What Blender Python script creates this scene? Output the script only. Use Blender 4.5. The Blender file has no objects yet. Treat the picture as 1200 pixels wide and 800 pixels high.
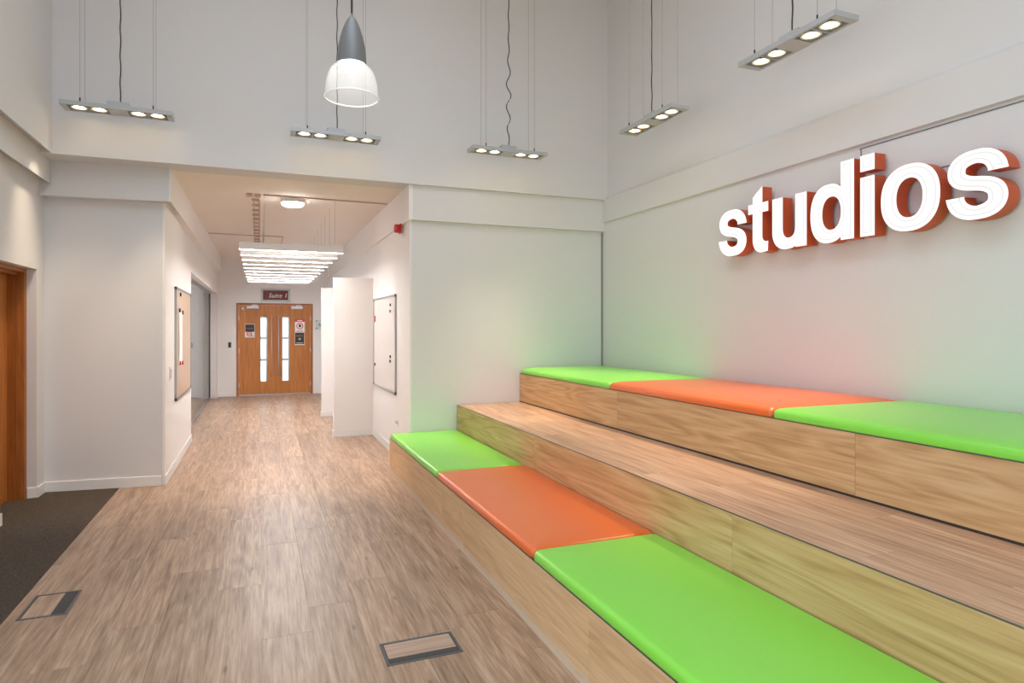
import bpy, bmesh, math, random
from mathutils import Vector, Matrix
from mathutils.geometry import tessellate_polygon

random.seed(7)
S = bpy.context.scene
C = S.collection
PI = math.pi

# ------------------------------------------------------------------ camera
F, EYE, HOR = 745.0, 1.6, 383.0                 # focal length / eye height / horizon row in the 1200x800 frame
YAW = math.atan(296 / 745)
cam_d = bpy.data.cameras.new('camera')
cam_d.sensor_width = 36.0
cam_d.lens = F / 1200 * 36
cam_d.shift_y = -(400 - HOR) / 1200
cam_d.clip_start = 0.05
cam = bpy.data.objects.new('camera', cam_d)
C.objects.link(cam)
cam.location = (0, 0, EYE)
cam.rotation_euler = (PI / 2, 0, -YAW)
S.camera = cam

# ------------------------------------------------------------------ daylight, exposure
S.view_settings.view_transform = 'Standard'
S.view_settings.look = 'None'
S.view_settings.gamma = 1.0
S.view_settings.use_curve_mapping = False
S.view_settings.exposure = 0.15
W = bpy.data.worlds.new('overcast_sky')
S.world = W
W.use_nodes = True
bg = W.node_tree.nodes['Background']
bg.inputs['Color'].default_value = (0.82, 0.92, 1.0, 1)
bg.inputs['Strength'].default_value = 3.0
S.cycles.max_bounces = 10
S.cycles.diffuse_bounces = 6
S.cycles.transparent_max_bounces = 16
S.cycles.sample_clamp_indirect = 6.0
S.cycles.caustics_reflective = False
S.cycles.caustics_refractive = False

def portal(loc, rot, sx, sy):
    d = bpy.data.lights.new('window_portal', 'AREA')
    d.shape = 'RECTANGLE'; d.size = sx; d.size_y = sy
    d.cycles.is_portal = True
    o = bpy.data.objects.new('window_portal', d)
    o.location = loc; o.rotation_euler = rot
    C.objects.link(o)
    return o

SPOT_W = 68.0          # each of the twenty spot lamps
LED_S = 72.0            # linear pendant diffusers
ROUND_S = 45.0         # round corridor light
BELL_S = 45.0          # lamp in the bell pendant
LETTER_S = 1.0         # illuminated letter faces

# ------------------------------------------------------------------ photo pixel -> point on a known plane
ca, sa = math.cos(YAW), math.sin(YAW)
def ray(px, py):
    xc = (px - 600) / F
    return Vector((xc * ca + sa, -xc * sa + ca, (HOR - py) / F))
def on_x(px, py, X):
    r = ray(px, py); return Vector((0, 0, EYE)) + r * (X / r.x)
def on_y(px, py, Y):
    r = ray(px, py); return Vector((0, 0, EYE)) + r * (Y / r.y)

# ------------------------------------------------------------------ materials
def srgb(r, g, b):
    f = lambda c: (c / 255 / 12.92) if c / 255 <= 0.04045 else ((c / 255 + 0.055) / 1.055) ** 2.4
    return (f(r), f(g), f(b), 1.0)

def nt_new(name):
    m = bpy.data.materials.new(name); m.use_nodes = True
    nt = m.node_tree
    return m, nt, nt.nodes['Principled BSDF']

def node(nt, typ, **kw):
    n = nt.nodes.new(typ)
    for k, v in kw.items():
        if k in n.inputs: n.inputs[k].default_value = v
        else: setattr(n, k, v)
    return n

def paint(name, col, rough=0.6, metal=0.0, bump=0.0, bscale=60, var=0.03, vscale=2.0, coat=0.0, spec=0.5):
    m, nt, p = nt_new(name)
    tc = node(nt, 'ShaderNodeTexCoord')
    no = node(nt, 'ShaderNodeTexNoise', Scale=vscale, Detail=3.0)
    nt.links.new(tc.outputs['Object'], no.inputs['Vector'])
    mix = node(nt, 'ShaderNodeMix', data_type='RGBA')
    mix.inputs[6].default_value = tuple(max(0, c * (1 - var)) for c in col[:3]) + (1,)
    mix.inputs[7].default_value = tuple(min(1, c * (1 + var)) for c in col[:3]) + (1,)
    nt.links.new(no.outputs['Fac'], mix.inputs[0])
    nt.links.new(mix.outputs[2], p.inputs['Base Color'])
    p.inputs['Roughness'].default_value = rough
    p.inputs['Metallic'].default_value = metal
    p.inputs['Coat Weight'].default_value = coat
    p.inputs['Coat Roughness'].default_value = 0.3
    p.inputs['Specular IOR Level'].default_value = spec
    if bump:
        n2 = node(nt, 'ShaderNodeTexNoise', Scale=bscale, Detail=4.0)
        nt.links.new(tc.outputs['Object'], n2.inputs['Vector'])
        b = node(nt, 'ShaderNodeBump', Strength=bump, Distance=0.004)
        nt.links.new(n2.outputs['Fac'], b.inputs['Height'])
        nt.links.new(b.outputs['Normal'], p.inputs['Normal'])
    return m

def emit(name, col, s):
    m, nt, p = nt_new(name)
    p.inputs['Base Color'].default_value = tuple(c * 0.1 for c in col[:3]) + (1,)
    p.inputs['Emission Color'].default_value = col
    p.inputs['Emission Strength'].default_value = s
    p.inputs['Roughness'].default_value = 0.4
    no = node(nt, 'ShaderNodeTexNoise', Scale=3.0)
    mr = node(nt, 'ShaderNodeMapRange')
    mr.inputs['To Min'].default_value = s * 0.97; mr.inputs['To Max'].default_value = s * 1.03
    nt.links.new(no.outputs['Fac'], mr.inputs['Value'])
    nt.links.new(mr.outputs['Result'], p.inputs['Emission Strength'])
    return m

def wood(name, dark, mid, light, axis, rough=0.45, fine=1.0, cathedral=0.5, variation=0.12, bump=0.12, knots=0.0, scuff=None, mottle=False):
    """axis: grain direction in object space. Per-object shift so that no two boards look the same."""
    m, nt, p = nt_new(name)
    L = nt.links.new
    tc = node(nt, 'ShaderNodeTexCoord'); oi = node(nt, 'ShaderNodeObjectInfo')
    sh = node(nt, 'ShaderNodeVectorMath', operation='SCALE'); sh.inputs[0].default_value = (31.0, 47.0, 23.0)
    L(oi.outputs['Random'], sh.inputs['Scale'])
    add = node(nt, 'ShaderNodeVectorMath', operation='ADD')
    L(tc.outputs['Object'], add.inputs[0]); L(sh.outputs['Vector'], add.inputs[1])
    def mapped(along, across):
        mp = node(nt, 'ShaderNodeMapping')
        s = [across] * 3; s['xyz'.index(axis)] = along
        mp.inputs['Scale'].default_value = s
        L(add.outputs['Vector'], mp.inputs['Vector'])
        return mp
    # broad figure (cathedral rings)
    m1 = mapped(0.55, 5.5 if not mottle else 7.5)
    n1 = node(nt, 'ShaderNodeTexNoise', Scale=1.0, Detail=2.0, Distortion=0.4)
    L(m1.outputs['Vector'], n1.inputs['Vector'])
    mul = node(nt, 'ShaderNodeMath', operation='MULTIPLY'); mul.inputs[1].default_value = 9.0
    L(n1.outputs['Fac'], mul.inputs[0])
    pp = node(nt, 'ShaderNodeMath', operation='PINGPONG'); pp.inputs[1].default_value = 0.5
    L(mul.outputs['Value'], pp.inputs[0])
    # fine streaks
    m2 = mapped(2.2 * fine if not mottle else 3.6, 70 * fine if not mottle else 75)
    n2 = node(nt, 'ShaderNodeTexNoise', Scale=1.0, Detail=5.0, Roughness=0.65)
    L(m2.outputs['Vector'], n2.inputs['Vector'])
    # mid streaks
    m3 = mapped(0.9 if not mottle else 1.3, 16 if not mottle else 15)
    n3 = node(nt, 'ShaderNodeTexNoise', Scale=1.0, Detail=3.0)
    L(m3.outputs['Vector'], n3.inputs['Vector'])
    a = node(nt, 'ShaderNodeMath', operation='MULTIPLY'); a.inputs[1].default_value = cathedral * 0.8
    L(pp.outputs['Value'], a.inputs[0])
    b = node(nt, 'ShaderNodeMath', operation='MULTIPLY_ADD'); b.inputs[1].default_value = 0.9
    L(n2.outputs['Fac'], b.inputs[0]); L(a.outputs['Value'], b.inputs[2])
    c = node(nt, 'ShaderNodeMath', operation='MULTIPLY_ADD'); c.inputs[1].default_value = 0.55
    L(n3.outputs['Fac'], c.inputs[0]); L(b.outputs['Value'], c.inputs[2])
    d = node(nt, 'ShaderNodeMapRange'); d.inputs['From Min'].default_value = 0.42 + 0.1 * cathedral; d.inputs['From Max'].default_value = 1.02 + 0.28 * cathedral
    L(c.outputs['Value'], d.inputs['Value'])
    cr = node(nt, 'ShaderNodeValToRGB')
    e = cr.color_ramp.elements
    e[0].position = 0.0; e[0].color = dark; e[1].position = 1.0; e[1].color = light
    k = e.new(0.5); k.color = mid
    L(d.outputs['Result'], cr.inputs['Fac'])
    hs = node(nt, 'ShaderNodeHueSaturation')
    mr = node(nt, 'ShaderNodeMapRange'); mr.inputs['To Min'].default_value = 1 - variation; mr.inputs['To Max'].default_value = 1 + variation
    L(oi.outputs['Random'], mr.inputs['Value']); L(mr.outputs['Result'], hs.inputs['Value'])
    L(cr.outputs['Color'], hs.inputs['Color'])
    col = hs.outputs['Color']
    if knots:
        m4 = mapped(2.2, 6.5)
        vo = node(nt, 'ShaderNodeTexVoronoi', Scale=1.0); L(m4.outputs['Vector'], vo.inputs['Vector'])
        kr = node(nt, 'ShaderNodeMapRange'); kr.inputs['From Min'].default_value = 0.03; kr.inputs['From Max'].default_value = 0.10
        kr.inputs['To Min'].default_value = knots; kr.inputs['To Max'].default_value = 0.0
        L(vo.outputs['Distance'], kr.inputs['Value'])
        mx = node(nt, 'ShaderNodeMix', data_type='RGBA'); L(kr.outputs['Result'], mx.inputs[0]); L(col, mx.inputs[6])
        mx.inputs[7].default_value = tuple(v * 0.45 for v in dark[:3]) + (1,)
        col = mx.outputs[2]
    if scuff:                                   # worn pale strip along the foot of the front boards
        sx = node(nt, 'ShaderNodeSeparateXYZ'); L(tc.outputs['Object'], sx.inputs[0])
        ns = node(nt, 'ShaderNodeTexNoise', Scale=9.0, Detail=6.0); L(add.outputs['Vector'], ns.inputs['Vector'])
        ma = node(nt, 'ShaderNodeMath', operation='MULTIPLY_ADD'); ma.inputs[1].default_value = -0.09
        L(ns.outputs['Fac'], ma.inputs[0]); L(sx.outputs['Z'], ma.inputs[2])
        sr = node(nt, 'ShaderNodeMapRange'); sr.inputs['From Min'].default_value = scuff[0]; sr.inputs['From Max'].default_value = scuff[0] + 0.04
        sr.inputs['To Min'].default_value = 0.75; sr.inputs['To Max'].default_value = 0.0
        L(ma.outputs['Value'], sr.inputs['Value'])
        mx = node(nt, 'ShaderNodeMix', data_type='RGBA'); L(sr.outputs['Result'], mx.inputs[0]); L(col, mx.inputs[6])
        mx.inputs[7].default_value = scuff[1]
        col = mx.outputs[2]
    L(col, p.inputs['Base Color'])
    p.inputs['Roughness'].default_value = rough
    bp = node(nt, 'ShaderNodeBump', Strength=bump, Distance=0.002)
    L(n2.outputs['Fac'], bp.inputs['Height']); L(bp.outputs['Normal'], p.inputs['Normal'])
    return m

def clear(name, tint, gloss=0.12, body=None, bodyfac=0.0, rough=0.02):
    """thin clear sheet: straight-through light with a fresnel reflection, plus a little body colour"""
    m = bpy.data.materials.new(name); m.use_nodes = True
    nt = m.node_tree; nt.nodes.clear(); L = nt.links.new
    out = node(nt, 'ShaderNodeOutputMaterial')
    tr = node(nt, 'ShaderNodeBsdfTransparent'); tr.inputs['Color'].default_value = tint
    gl = node(nt, 'ShaderNodeBsdfGlossy', Roughness=rough)
    fc = node(nt, 'ShaderNodeLayerWeight', Blend=0.5)
    pw = node(nt, 'ShaderNodeMath', operation='POWER'); pw.inputs[1].default_value = 4.0
    L(fc.outputs['Facing'], pw.inputs[0])
    lw = node(nt, 'ShaderNodeMath', operation='MULTIPLY_ADD'); lw.inputs[1].default_value = 0.75; lw.inputs[2].default_value = 0.04
    L(pw.outputs[0], lw.inputs[0])
    no = node(nt, 'ShaderNodeTexNoise', Scale=40.0)
    cur = tr.outputs[0]
    if bodyfac:
        df = node(nt, 'ShaderNodeBsdfTranslucent'); df.inputs['Color'].default_value = body
        d2 = node(nt, 'ShaderNodeBsdfDiffuse'); d2.inputs['Color'].default_value = body
        ad = node(nt, 'ShaderNodeMixShader'); ad.inputs[0].default_value = 0.5
        L(df.outputs[0], ad.inputs[1]); L(d2.outputs[0], ad.inputs[2])
        mm = node(nt, 'ShaderNodeMixShader')
        rr = node(nt, 'ShaderNodeMapRange'); rr.inputs['To Min'].default_value = bodyfac * 0.8; rr.inputs['To Max'].default_value = bodyfac * 1.2
        L(no.outputs['Fac'], rr.inputs['Value']); L(rr.outputs['Result'], mm.inputs[0])
        L(cur, mm.inputs[1]); L(ad.outputs[0], mm.inputs[2]); cur = mm.outputs[0]
    mx = node(nt, 'ShaderNodeMixShader')
    L(lw.outputs[0], mx.inputs[0]); L(cur, mx.inputs[1]); L(gl.outputs[0], mx.inputs[2])
    L(mx.outputs[0], out.inputs['Surface'])
    return m

M = {}
M['wall'] = paint('wall_paint', srgb(221, 219, 220), 0.75, bump=0.15, bscale=25, var=0.015, vscale=0.7)
M['wall_lightened'] = paint('wall_paint_lightened', srgb(238, 234, 232), 0.7, bump=0.15, bscale=25, var=0.012, vscale=0.7)  # hall paint made lighter to make up for dim light in the corridor
M['ceil'] = paint('ceiling_paint', srgb(240, 231, 223), 0.85, bump=0.1, bscale=18, var=0.02)
M['gloss_white'] = paint('white_gloss_paint', srgb(236, 234, 233), 0.35, var=0.01)
M['panel_white'] = paint('white_partition_paint', srgb(238, 232, 228), 0.6, var=0.01)
M['plank'] = wood('vinyl_oak_plank', srgb(106, 80, 62), srgb(164, 135, 112), srgb(200, 175, 152), 'y', rough=0.38, fine=0.7, cathedral=0.34, variation=0.12, bump=0.2, knots=0.6, mottle=True)
M['tread'] = wood('vinyl_tread_plank', srgb(142, 104, 80), srgb(196, 156, 128), srgb(226, 192, 164), 'y', rough=0.40, fine=0.9, cathedral=0.3, variation=0.08, bump=0.15)
M['ply'] = wood('oak_faced_ply', srgb(170, 128, 84), srgb(202, 162, 114), srgb(220, 186, 140), 'y', rough=0.5, fine=0.8, cathedral=0.75, variation=0.04, bump=0.08)
M['ply_front'] = wood('oak_faced_ply_scuffed', srgb(188, 150, 110), srgb(212, 176, 134), srgb(226, 196, 156), 'y', rough=0.5, fine=0.8, cathedral=0.4, variation=0.04, bump=0.08, scuff=(-0.018, srgb(212, 200, 184)))
M['oak'] = wood('oak_veneer_door', srgb(150, 88, 36), srgb(182, 112, 50), srgb(200, 132, 66), 'z', rough=0.45, fine=0.9, cathedral=0.35, variation=0.03, bump=0.05)
M['oakframe'] = wood('oak_door_frame', srgb(128, 72, 26), srgb(160, 94, 38), srgb(184, 116, 54), 'z', rough=0.42, fine=0.9, cathedral=0.3, variation=0.05, bump=0.05)
M['oakhead'] = wood('oak_door_head', srgb(128, 72, 26), srgb(160, 94, 38), srgb(184, 116, 54), 'y', rough=0.42, fine=0.9, cathedral=0.3, variation=0.05, bump=0.05)
M['oakheadx'] = wood('oak_door_head_across', srgb(128, 72, 26), srgb(160, 94, 38), srgb(184, 116, 54), 'x', rough=0.42, fine=0.9, cathedral=0.3, variation=0.05, bump=0.05)
M['carpet'] = paint('charcoal_carpet', srgb(82, 73, 65), 0.95, bump=1.0, bscale=90, var=0.95, vscale=75, spec=0.1)
M['green'] = paint('lime_vinyl', srgb(136, 224, 76), 0.34, bump=0.05, bscale=350, var=0.02, coat=0.35)
M['orange'] = paint('orange_vinyl', srgb(232, 108, 42), 0.34, bump=0.05, bscale=350, var=0.02, coat=0.35)
M['lampgrey'] = paint('silver_grey_enamel', srgb(188, 190, 194), 0.4, metal=0.15, var=0.02)
M['conegrey'] = paint('grey_cast_housing', srgb(128, 130, 133), 0.45, metal=0.2, var=0.03)
M['alu'] = paint('brushed_aluminium', srgb(176, 177, 178), 0.3, metal=0.85, var=0.05, vscale=20)
M['steel'] = paint('stainless_steel', srgb(205, 203, 200), 0.35, metal=0.45, var=0.03)
M['chrome'] = paint('lamp_reflector', srgb(200, 198, 194), 0.25, metal=0.9, var=0.02)
M['dark'] = paint('dark_plastic', srgb(38, 36, 35), 0.5, var=0.05)
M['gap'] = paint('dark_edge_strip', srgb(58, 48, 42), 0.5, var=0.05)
M['boxgrey'] = paint('grey_floor_box', srgb(92, 94, 97), 0.4, metal=0.35, var=0.05)
M['boxlip'] = paint('dark_floor_box_lip', srgb(62, 61, 62), 0.6, var=0.05)
M['wire'] = paint('steel_wire', srgb(150, 146, 142), 0.4, metal=0.6)
M['cord'] = paint('black_cord', srgb(45, 42, 40), 0.6)
M['conduit'] = paint('grey_conduit', srgb(190, 168, 152), 0.5)
M['red'] = paint('red_plastic', srgb(178, 30, 30), 0.4)
M['letter_side'] = paint('orange_letter_return', srgb(205, 92, 52), 0.5, var=0.05, vscale=6)
M['letter_face'] = emit('lit_acrylic_face', (1, 0.985, 0.97, 1), LETTER_S)
M['letter_groove'] = emit('lit_acrylic_groove', (1, 0.985, 0.97, 1), LETTER_S * 0.7)
M['bulb'] = emit('warm_lamp_lens', (1.0, 0.83, 0.58, 1), 14.0)
M['bulb_rim'] = emit('warm_lamp_reflector', (1.0, 0.72, 0.40, 1), 1.6)
M['led'] = emit('linear_led_diffuser', (1.0, 0.96, 0.94, 1), LED_S)
M['round'] = emit('round_led_diffuser', (1.0, 0.97, 0.94, 1), ROUND_S)
M['bulb_white'] = emit('white_lamp', (1, 0.98, 0.95, 1), BELL_S)
M['glass'] = clear('clear_glass', (0.93, 0.96, 0.96, 1))
M['partition_glass'] = clear('partition_glass', (0.95, 0.975, 0.98, 1))
M['acrylic'] = clear('ribbed_acrylic', (0.97, 0.98, 0.98, 1), body=(0.95, 0.95, 0.95, 1), bodyfac=0.17, rough=0.15)
M['acrylic_rim'] = clear('acrylic_rim', (1, 1, 1, 1), body=(0.98, 0.98, 0.98, 1), bodyfac=0.9, rough=0.1)
M['maroon'] = paint('maroon_sign_print', srgb(96, 16, 22), 0.4)
M['white'] = paint('white_print', srgb(238, 236, 234), 0.5)
M['ink'] = paint('black_print', srgb(30, 28, 28), 0.5)
M['redprint'] = paint('red_print', srgb(205, 35, 50), 0.5)
M['brownprint'] = paint('brown_print', srgb(120, 84, 56), 0.5)
M['cork'] = paint('beige_felt', srgb(196, 168, 142), 0.6, var=0.05, vscale=60, coat=0.8)
M['whiteboard'] = paint('white_enamel', srgb(236, 230, 226), 0.18, var=0.01)

# ------------------------------------------------------------------ mesh helpers
class MB:
    def __init__(s): s.bm = bmesh.new()
    def box(s, x0, x1, y0, y1, z0, z1):
        v = [s.bm.verts.new(p) for p in ((x0, y0, z0), (x1, y0, z0), (x1, y1, z0), (x0, y1, z0), (x0, y0, z1), (x1, y0, z1), (x1, y1, z1), (x0, y1, z1))]
        for f in ((0, 3, 2, 1), (4, 5, 6, 7), (0, 1, 5, 4), (1, 2, 6, 5), (2, 3, 7, 6), (3, 0, 4, 7)):
            s.bm.faces.new([v[i] for i in f])
        return s
    def prism(s, poly, axis, a0, a1):
        """poly: 2-D outline in the plane across axis ('x': y,z  'y': x,z  'z': x,y)"""
        def P(p, a):
            return {'x': (a, p[0], p[1]), 'y': (p[0], a, p[1]), 'z': (p[0], p[1], a)}[axis]
        A = [s.bm.verts.new(P(p, a0)) for p in poly]; B = [s.bm.verts.new(P(p, a1)) for p in poly]
        n = len(poly)
        for i in range(n): s.bm.faces.new((A[i], A[(i + 1) % n], B[(i + 1) % n], B[i]))
        s.bm.faces.new(A); s.bm.faces.new(B[::-1])
        bmesh.ops.recalc_face_normals(s.bm, faces=s.bm.faces)
        return s
    def tube(s, pts, r, n=8, cap=True):
        pts = [Vector(p) for p in pts]; rings = []
        for i, p in enumerate(pts):
            t = (pts[min(i + 1, len(pts) - 1)] - pts[max(i - 1, 0)]).normalized()
            u = t.cross(Vector((0, 0, 1)) if abs(t.z) < 0.9 else Vector((1, 0, 0))).normalized(); w = t.cross(u)
            rings.append([s.bm.verts.new(p + (u * math.cos(a) + w * math.sin(a)) * r) for a in (2 * PI * k / n for k in range(n))])
        for a, b in zip(rings, rings[1:]):
            for k in range(n): s.bm.faces.new((a[k], a[(k + 1) % n], b[(k + 1) % n], b[k]))
        if cap: s.bm.faces.new(rings[0][::-1]); s.bm.faces.new(rings[-1])
        bmesh.ops.recalc_face_normals(s.bm, faces=s.bm.faces)
        return s
    def lathe(s, prof, n=32, c=(0, 0, 0), close=False):
        rings = []
        for r, z in prof:
            if r < 1e-5: rings.append([s.bm.verts.new((c[0], c[1], c[2] + z))])
            else: rings.append([s.bm.verts.new((c[0] + r * math.cos(2 * PI * k / n), c[1] + r * math.sin(2 * PI * k / n), c[2] + z)) for k in range(n)])
        pairs = list(zip(rings, rings[1:])) + ([(rings[-1], rings[0])] if close else [])
        for a, b in pairs:
            for k in range(n):
                if len(a) == 1 and len(b) == 1: continue
                if len(a) == 1: s.bm.faces.new((a[0], b[(k + 1) % n], b[k]))
                elif len(b) == 1: s.bm.faces.new((a[k], a[(k + 1) % n], b[0]))
                else: s.bm.faces.new((a[k], a[(k + 1) % n], b[(k + 1) % n], b[k]))
        bmesh.ops.recalc_face_normals(s.bm, faces=s.bm.faces)
        return s
    def mesh(s, name, mat, bevel=0.0, smooth=False, seg=2):
        if bevel:
            bmesh.ops.bevel(s.bm, geom=list(s.bm.edges), offset=bevel, segments=seg, affect='EDGES', clamp_overlap=True, profile=0.6)
        me = bpy.data.meshes.new(name); s.bm.to_mesh(me); s.bm.free()
        me.materials.append(M[mat] if isinstance(mat, str) else mat)
        if smooth:
            for p in me.polygons: p.use_smooth = True
        return me
    def build(s, name, mat, parent=None, bevel=0.0, smooth=False, seg=2, loc=None):
        return link(name, s.mesh(name, mat, bevel, smooth, seg), parent, loc)

def link(name, me, parent=None, loc=None):
    o = bpy.data.objects.new(name, me); C.objects.link(o)
    if parent is not None: o.parent = parent
    if loc is not None: o.location = loc
    return o
def tag(o, label, cat, group=None):
    o['label'] = label; o['category'] = cat
    if group: o['group'] = group
    return o
def thing(name, label, cat, loc=(0, 0, 0), rz=0.0, group=None):
    o = bpy.data.objects.new(name, None); C.objects.link(o)
    o.empty_display_size = 0.1
    o.location = loc; o.rotation_euler = (0, 0, rz)
    return tag(o, label, cat, group)
def struct(o): o['kind'] = 'structure'; return o
def smooth_by_angle(o, deg=35):
    me = o.data
    for p in me.polygons: p.use_smooth = True
    me.set_sharp_from_angle(angle=math.radians(deg))
    return o
def words(txt, size, name, mat, parent, loc, rot, extrude=0.0008, shear=0.0):
    cu = bpy.data.curves.new(name, 'FONT'); cu.body = txt; cu.size = size; cu.extrude = extrude; cu.shear = shear
    cu.align_x = 'LEFT'; cu.resolution_u = 3
    t = bpy.data.objects.new(name, cu); C.objects.link(t)
    dg = bpy.context.evaluated_depsgraph_get()
    me = bpy.data.meshes.new_from_object(t.evaluated_get(dg))
    bpy.data.objects.remove(t); bpy.data.curves.remove(cu)
    me.name = name; me.materials.clear(); me.materials.append(M[mat])
    o = link(name, me, parent, loc); o.rotation_euler = rot; o['kind'] = 'stuff'
    return o

# ------------------------------------------------------------------ key dimensions of the place
XR = 4.037                      # wall with the sign (low part)
YW = 7.06                       # end wall of the hall (low part)
XC = 1.57                       # corridor wall beside the bench
XL = -0.89                      # corridor wall with the notice board
XD = -1.94                      # hall wall with the oak door
YE = 16.0                       # far wall with the double doors
YR = -4.6                       # wall behind the viewer
HC = 3.19                       # corridor ceiling
HH = 5.9                        # hall ceiling

# ------------------------------------------------------------------ floor: slab, planks, carpet
PW, PL = 0.25, 1.5
floor = struct(MB().box(-3.8, 4.3, YR, YE + 0.2, -0.15, -0.004).build('floor', 'plank'))
b = MB().box(-PW / 2 + 0.0004, PW / 2 - 0.0004, -PL / 2 + 0.0006, PL / 2 - 0.0006, -0.006, 0.0)
plank_me = b.mesh('plank', 'plank', bevel=0.0008, seg=1)
joint = {0: 3.5, 1: 3.8, 2: 4.09, 3: 4.75, 4: 3.38, 5: 4.4, -1: 4.25, -2: 4.64, -3: 3.9, -4: 5.05, -5: 4.4, -6: 3.6}
CARPET = -1.294
xa = 0.01
for r in range(-6, 6):
    x0, x1 = xa + r * PW, xa + (r + 1) * PW
    x0c, x1c = max(x0, CARPET), min(x1, 1.36)
    y = joint[r]
    while y > 0.0: y -= PL
    while y < YE - 0.01:
        y0, y1 = y, min(y + PL, YE)
        full = x0c == x0 and x1c == x1 and y1 - y0 > PL - 1e-6
        if full:
            link('plank', plank_me, floor, ((x0 + x1) / 2, (y0 + y1) / 2, 0))
        else:
            cx, cy = (x0c + x1c) / 2, (y0 + y1) / 2
            MB().box(x0c - cx + 0.0006, x1c - cx - 0.0006, y0 - cy + 0.0006, y1 - cy - 0.0006, -0.006, 0).build('plank', 'plank', floor, bevel=0.0008, seg=1, loc=(cx, cy, 0))
        y += PL
# floor beside and beyond the planks one can see: the same boards, continued as plain sheets
for x0, x1, y0, y1 in ((CARPET, 4.03, YR, -1.15), (1.36, 4.03, -1.15, 1.0), (1.36, XC, 7.06, YE), (-3.7, CARPET - 0.2, 9.0, YE)):
    MB().box(x0, x1, y0, y1, -0.006, -0.0005).build('plank_sheet', 'plank', floor)
carpet = struct(MB().box(-2.2, CARPET, YR, 7.45, -0.006, 0.003).build('floor_carpet', 'carpet'))

# ------------------------------------------------------------------ walls
UY, MY = 6.95, 7.00             # upper and middle wall faces stand proud of the low one
ULX, MLX = -1.76, -1.85
# wall with the sign
prof = [(XR, -0.1), (XR, 2.905), (XR - 0.028, 2.912), (XR - 0.028, 3.19), (XR + 0.012, 3.23), (XR + 0.012, HH), (XR + 0.25, HH), (XR + 0.25, -0.1)]
struct(MB().prism(prof, 'y', YR, UY + 0.3).build('wall_right', 'wall'))
# end wall beside the corridor mouth
MZ = 2.797
prof = [(YW, -0.1), (YW, MZ), (MY, MZ), (MY, HC + 0.03), (YW + 0.2, HC + 0.03), (YW + 0.2, MZ), (YW + 0.3, MZ), (YW + 0.3, -0.1)]
struct(MB().prism(prof, 'x', XC + 0.02, XR + 0.02).build('wall_back', 'wall'))
# high wall over the corridor mouth
struct(MB().box(ULX - 0.25, XR + 0.24, UY, UY + 0.32, HC - 0.004, HH).build('wall_back_upper', 'wall'))
# block between oak door and corridor (stands slightly askew)
def skew(yl, yr, x1, z0, z1, mb):
    return mb.prism([(XD - 0.06, yl + 0.006), (x1, yr), (x1, 8.0), (XD - 0.06, 8.0)], 'z', z0, z1)
mb = MB(); skew(7.40, 7.28, XL - 0.02, -0.1, 2.852, mb); skew(7.27, 7.16, XL + 0.05, 2.852, HC + 0.03, mb)
struct(mb.build('wall_back_left', 'wall'))
# corridor wall with notice board and glass screen
GY0, GY1, GZ = 9.94, 15.72, 2.37
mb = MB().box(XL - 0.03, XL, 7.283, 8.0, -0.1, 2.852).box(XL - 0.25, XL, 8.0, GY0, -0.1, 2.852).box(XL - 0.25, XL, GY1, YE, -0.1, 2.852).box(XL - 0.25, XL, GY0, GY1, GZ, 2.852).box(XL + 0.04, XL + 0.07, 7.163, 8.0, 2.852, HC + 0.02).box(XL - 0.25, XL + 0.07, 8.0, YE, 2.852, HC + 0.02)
struct(mb.build('wall_corridor_left', 'wall_lightened'))
# corridor wall with whiteboard
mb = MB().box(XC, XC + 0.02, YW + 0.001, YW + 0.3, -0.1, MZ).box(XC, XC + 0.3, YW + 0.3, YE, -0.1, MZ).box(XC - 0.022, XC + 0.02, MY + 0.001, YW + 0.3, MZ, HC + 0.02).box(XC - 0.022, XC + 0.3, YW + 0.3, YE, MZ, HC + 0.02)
struct(mb.build('wall_corridor_right', 'wall_lightened'))
# far wall with opening for the double doors
DX0, DX1, DZ = -0.495, 1.195, 2.155
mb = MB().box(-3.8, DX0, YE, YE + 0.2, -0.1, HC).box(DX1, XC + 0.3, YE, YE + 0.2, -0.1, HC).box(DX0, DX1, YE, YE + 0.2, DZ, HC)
struct(mb.build('wall_end', 'wall_lightened'))
struct(MB().box(-3.8, XC + 0.3, UY + 0.321, YE + 0.2, HC, HC + 0.2).build('ceiling_corridor', 'ceil'))
# hall wall with the oak door
OY0, OY1, OZ = 6.268, 7.182, 2.14
ML, UL = 2.965, HC
mb = MB()
LW_ = [(-3.9, -0.6), (0.0, 3.3)]; LZ0, LZ1 = 0.35, 2.6
mb.box(XD - 0.3, XD, YR, OY0, -0.1, LZ0).box(XD - 0.3, XD, YR, OY0, LZ1, ML + 0.05)
mb.box(XD - 0.3, XD, YR, LW_[0][0], LZ0, LZ1).box(XD - 0.3, XD, LW_[0][1], LW_[1][0], LZ0, LZ1).box(XD - 0.3, XD, LW_[1][1], OY0, LZ0, LZ1)
mb.box(XD - 0.3, XD, OY1, 7.5, -0.1, ML + 0.05).box(XD - 0.3, XD, OY0, OY1, OZ, ML + 0.05)
mb.prism([(XD - 0.3, ML + 0.05), (XD, ML + 0.05), (MLX, ML), (MLX, UL + 0.05), (XD - 0.3, UL + 0.05)], 'y', YR, 7.3)
mb.prism([(XD - 0.3, UL + 0.05), (MLX, UL + 0.05), (ULX, UL), (ULX, HH), (XD - 0.3, HH)], 'y', YR, UY + 0.2)
struct(mb.build('wall_left', 'wall'))
RX0, RX1, RY0, RY1 = -0.6, 1.5, -3.6, 5.2      # rooflight along the hall ceiling
mb = MB().box(-2.3, RX0, YR - 0.2, UY + 0.3, HH, HH + 0.3).box(RX1, 4.4, YR - 0.2, UY + 0.3, HH, HH + 0.3)
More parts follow.
